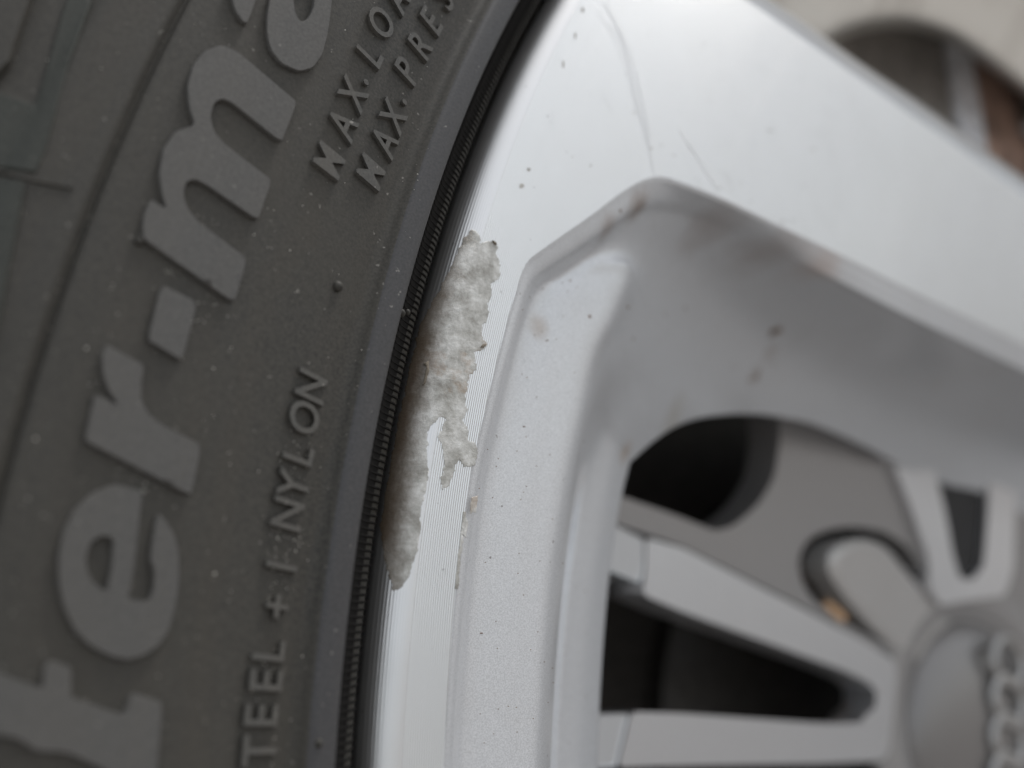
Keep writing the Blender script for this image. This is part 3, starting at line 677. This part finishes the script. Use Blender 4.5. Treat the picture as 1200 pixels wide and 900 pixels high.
# rounded web reaching into the bolt recess
plate('hub_web', [[(966, 672), (964, 655), (972, 640), (990, 631), (1012, 630), (1034, 640), (1052, 662), (1080, 695), (1112, 730), (1090, 790), (1050, 770), (1018, 738), (986, 702)]], zl, 2.5, paint('silver_paint_web', (.5, .485, .47)), wheel, bev=9, step=10, depth=6, sub=4, off=-4.5, rnd=10)
bolt = revolve('wheel_bolt', [(.01, 4.5), (5, 4.2), (7.2, 3.2), (8.2, 1.6), (8.4, -3), (10.5, -4), (12.5, -5), (13, -9)], M_BOLT, wheel, n=6, flip=True, sharp=30)
P = hit([(975, 700)], zl, -12)[0]; bolt.location = Vector(P) / 1000; bolt.rotation_euler.z = .4
bolt['label'] = 'brassy hexagonal wheel bolt sunk in its recess'
# centre cap
CZ = -95.0
cap = revolve('centre_cap', [(.01, CZ + 5.0), (6, CZ + 4.9), (14, CZ + 4.2), (22, CZ + 2.6), (28, CZ + .8), (31.5, CZ - 1), (33, CZ - 2.6), (33.6, CZ - 5), (33.6, CZ - 12)], M_CAP, wheel, n=96, flip=True)
cap['label'] = 'round grey centre cap with four linked rings'
revolve('hub_ring', [(34.2, CZ - 12), (34.2, CZ - 3), (34.8, CZ - 1.6), (37, CZ - .6), (43, CZ + .2), (47, CZ - .6), (48, CZ - 3)], M_PAINT_DEEP, wheel, n=96, flip=True)
def torus(name, c, R1, r1, nrm_z, mat, parent):
    n, m_ = 48, 16; G = np.zeros((n, m_ + 1, 3))
    for i in range(n):
        a = i * 2 * PI / n
        for j in range(m_ + 1):
            b = j * 2 * PI / m_; G[i, j] = (c[0] + (R1 + r1 * math.cos(b)) * math.cos(a), c[1] + (R1 + r1 * math.cos(b)) * math.sin(a), c[2] + r1 * .9 * math.sin(b))
    return gridmesh(name, G, mat, parent, wrap=True)
for k in range(4):
    P = hit([(1181, 775 + k * 46)], zflat(CZ + 5.6))[0]
    torus('emblem_ring', P, 6.5, 1.5, 0, M_CHROME, cap)

# neighbouring window at the upper right: painted surface with a rounded opening
ARC = [(905, 66), (940, 56), (967, 43), (987, 33), (1013, 25), (1053, 21), (1087, 27), (1120, 40), (1150, 60), (1177, 81), (1205, 104), (1250, 145), (1330, 220)]
ar = cr(ARC, 6); t_ = np.gradient(ar, axis=0); t_ /= np.linalg.norm(t_, axis=1)[:, None]; nn = np.c_[t_[:, 1], -t_[:, 0]]
rings = []
for dd, oo in ((-14, -52), (-4, -34), (-1, -29), (0, -27), (3, -25.5), (9, -24.6), (20, -23.6), (40, -22), (70, -19), (110, -14)):
    rings.append(hit(ar + nn * dd, zf, oo))
M_TAN = paint('silver_paint_road_film', (.80, .76, .69), .42, .2, .4, .5, .5)
gridmesh('spoke', np.stack(rings, 1), M_TAN, wheel, flip=False)['label'] = 'dusty painted surface of the next spoke pocket, upper right'

# ------------------------------------------------------------------ things behind the wheel
disc = thing('brake_disc', 'dark brake disc deep behind the wheel spokes', 'brake disc')
disc.location = WM @ Vector((0, 0, -.15))
revolve('friction_ring', [(85, -6), (85, 3), (87, 4), (150, 4), (152, 2), (152, -18), (150, -20), (85, -20)], M_DARK, disc, n=128, flip=True, sharp=40)
revolve('disc_bell', [(10, 12), (78, 12), (84, 9), (86, -4)], M_DARK, disc, n=96, flip=True, sharp=40)
shield = revolve('light_block_disc', [(8, -34), (150, -34), (196, -30), (202, -26), (204, -18)], M_BARREL, None, n=128, flip=True, sharp=40)  # added disc, blocks sky light from entering the barrel
shield.matrix_world = WM @ Matrix.Translation((0, 0, -.15)); shield['label'] = 'black disc added to keep sky light out of the wheel barrel'; shield['category'] = 'light blocker'
barrel_refl = thing('barrel_reflections', 'grey and brown plates standing in for barrel reflections in the upper right spoke window', 'reflection stand-in')  # added plates standing in for reflections on the barrel wall
Z3 = zflat(-54)
plate('barrel_wall_plate', [[(940, 20), (1020, -30), (1100, -10), (1112, 60), (1122, 120), (1135, 200), (1060, 200), (980, 120)]], Z3, 0, M_WALL_GREY, barrel_refl, bev=4, step=20, depth=20, sub=8, rnd=20)
plate('reflection_streak', [[(1103, 20), (1125, 20), (1136, 80), (1146, 130), (1158, 220), (1126, 220), (1116, 130), (1108, 70)]], Z3, 2, M_REFL_STREAK, barrel_refl, bev=4, step=20, depth=8, sub=8, rnd=8)  # pale streak reflected in the barrel, made as a plate
plate('brown_reflection', [[(1130, 20), (1180, 20), (1230, 120), (1290, 260), (1160, 260), (1148, 140), (1138, 80)]], Z3, 0, M_REFL_BROWN, barrel_refl, bev=4, step=20, depth=14, sub=8, rnd=12)  # brown barrel reflection put in as a coloured plate
plate('highlight_plate', [[(1190, 105), (1206, 100), (1220, 118), (1218, 150), (1204, 168), (1191, 150)]], Z3, 7, M_CHROME, barrel_refl, bev=5, step=12, depth=3, sub=4, rnd=8)  # bright highlight made as a raised shiny plate
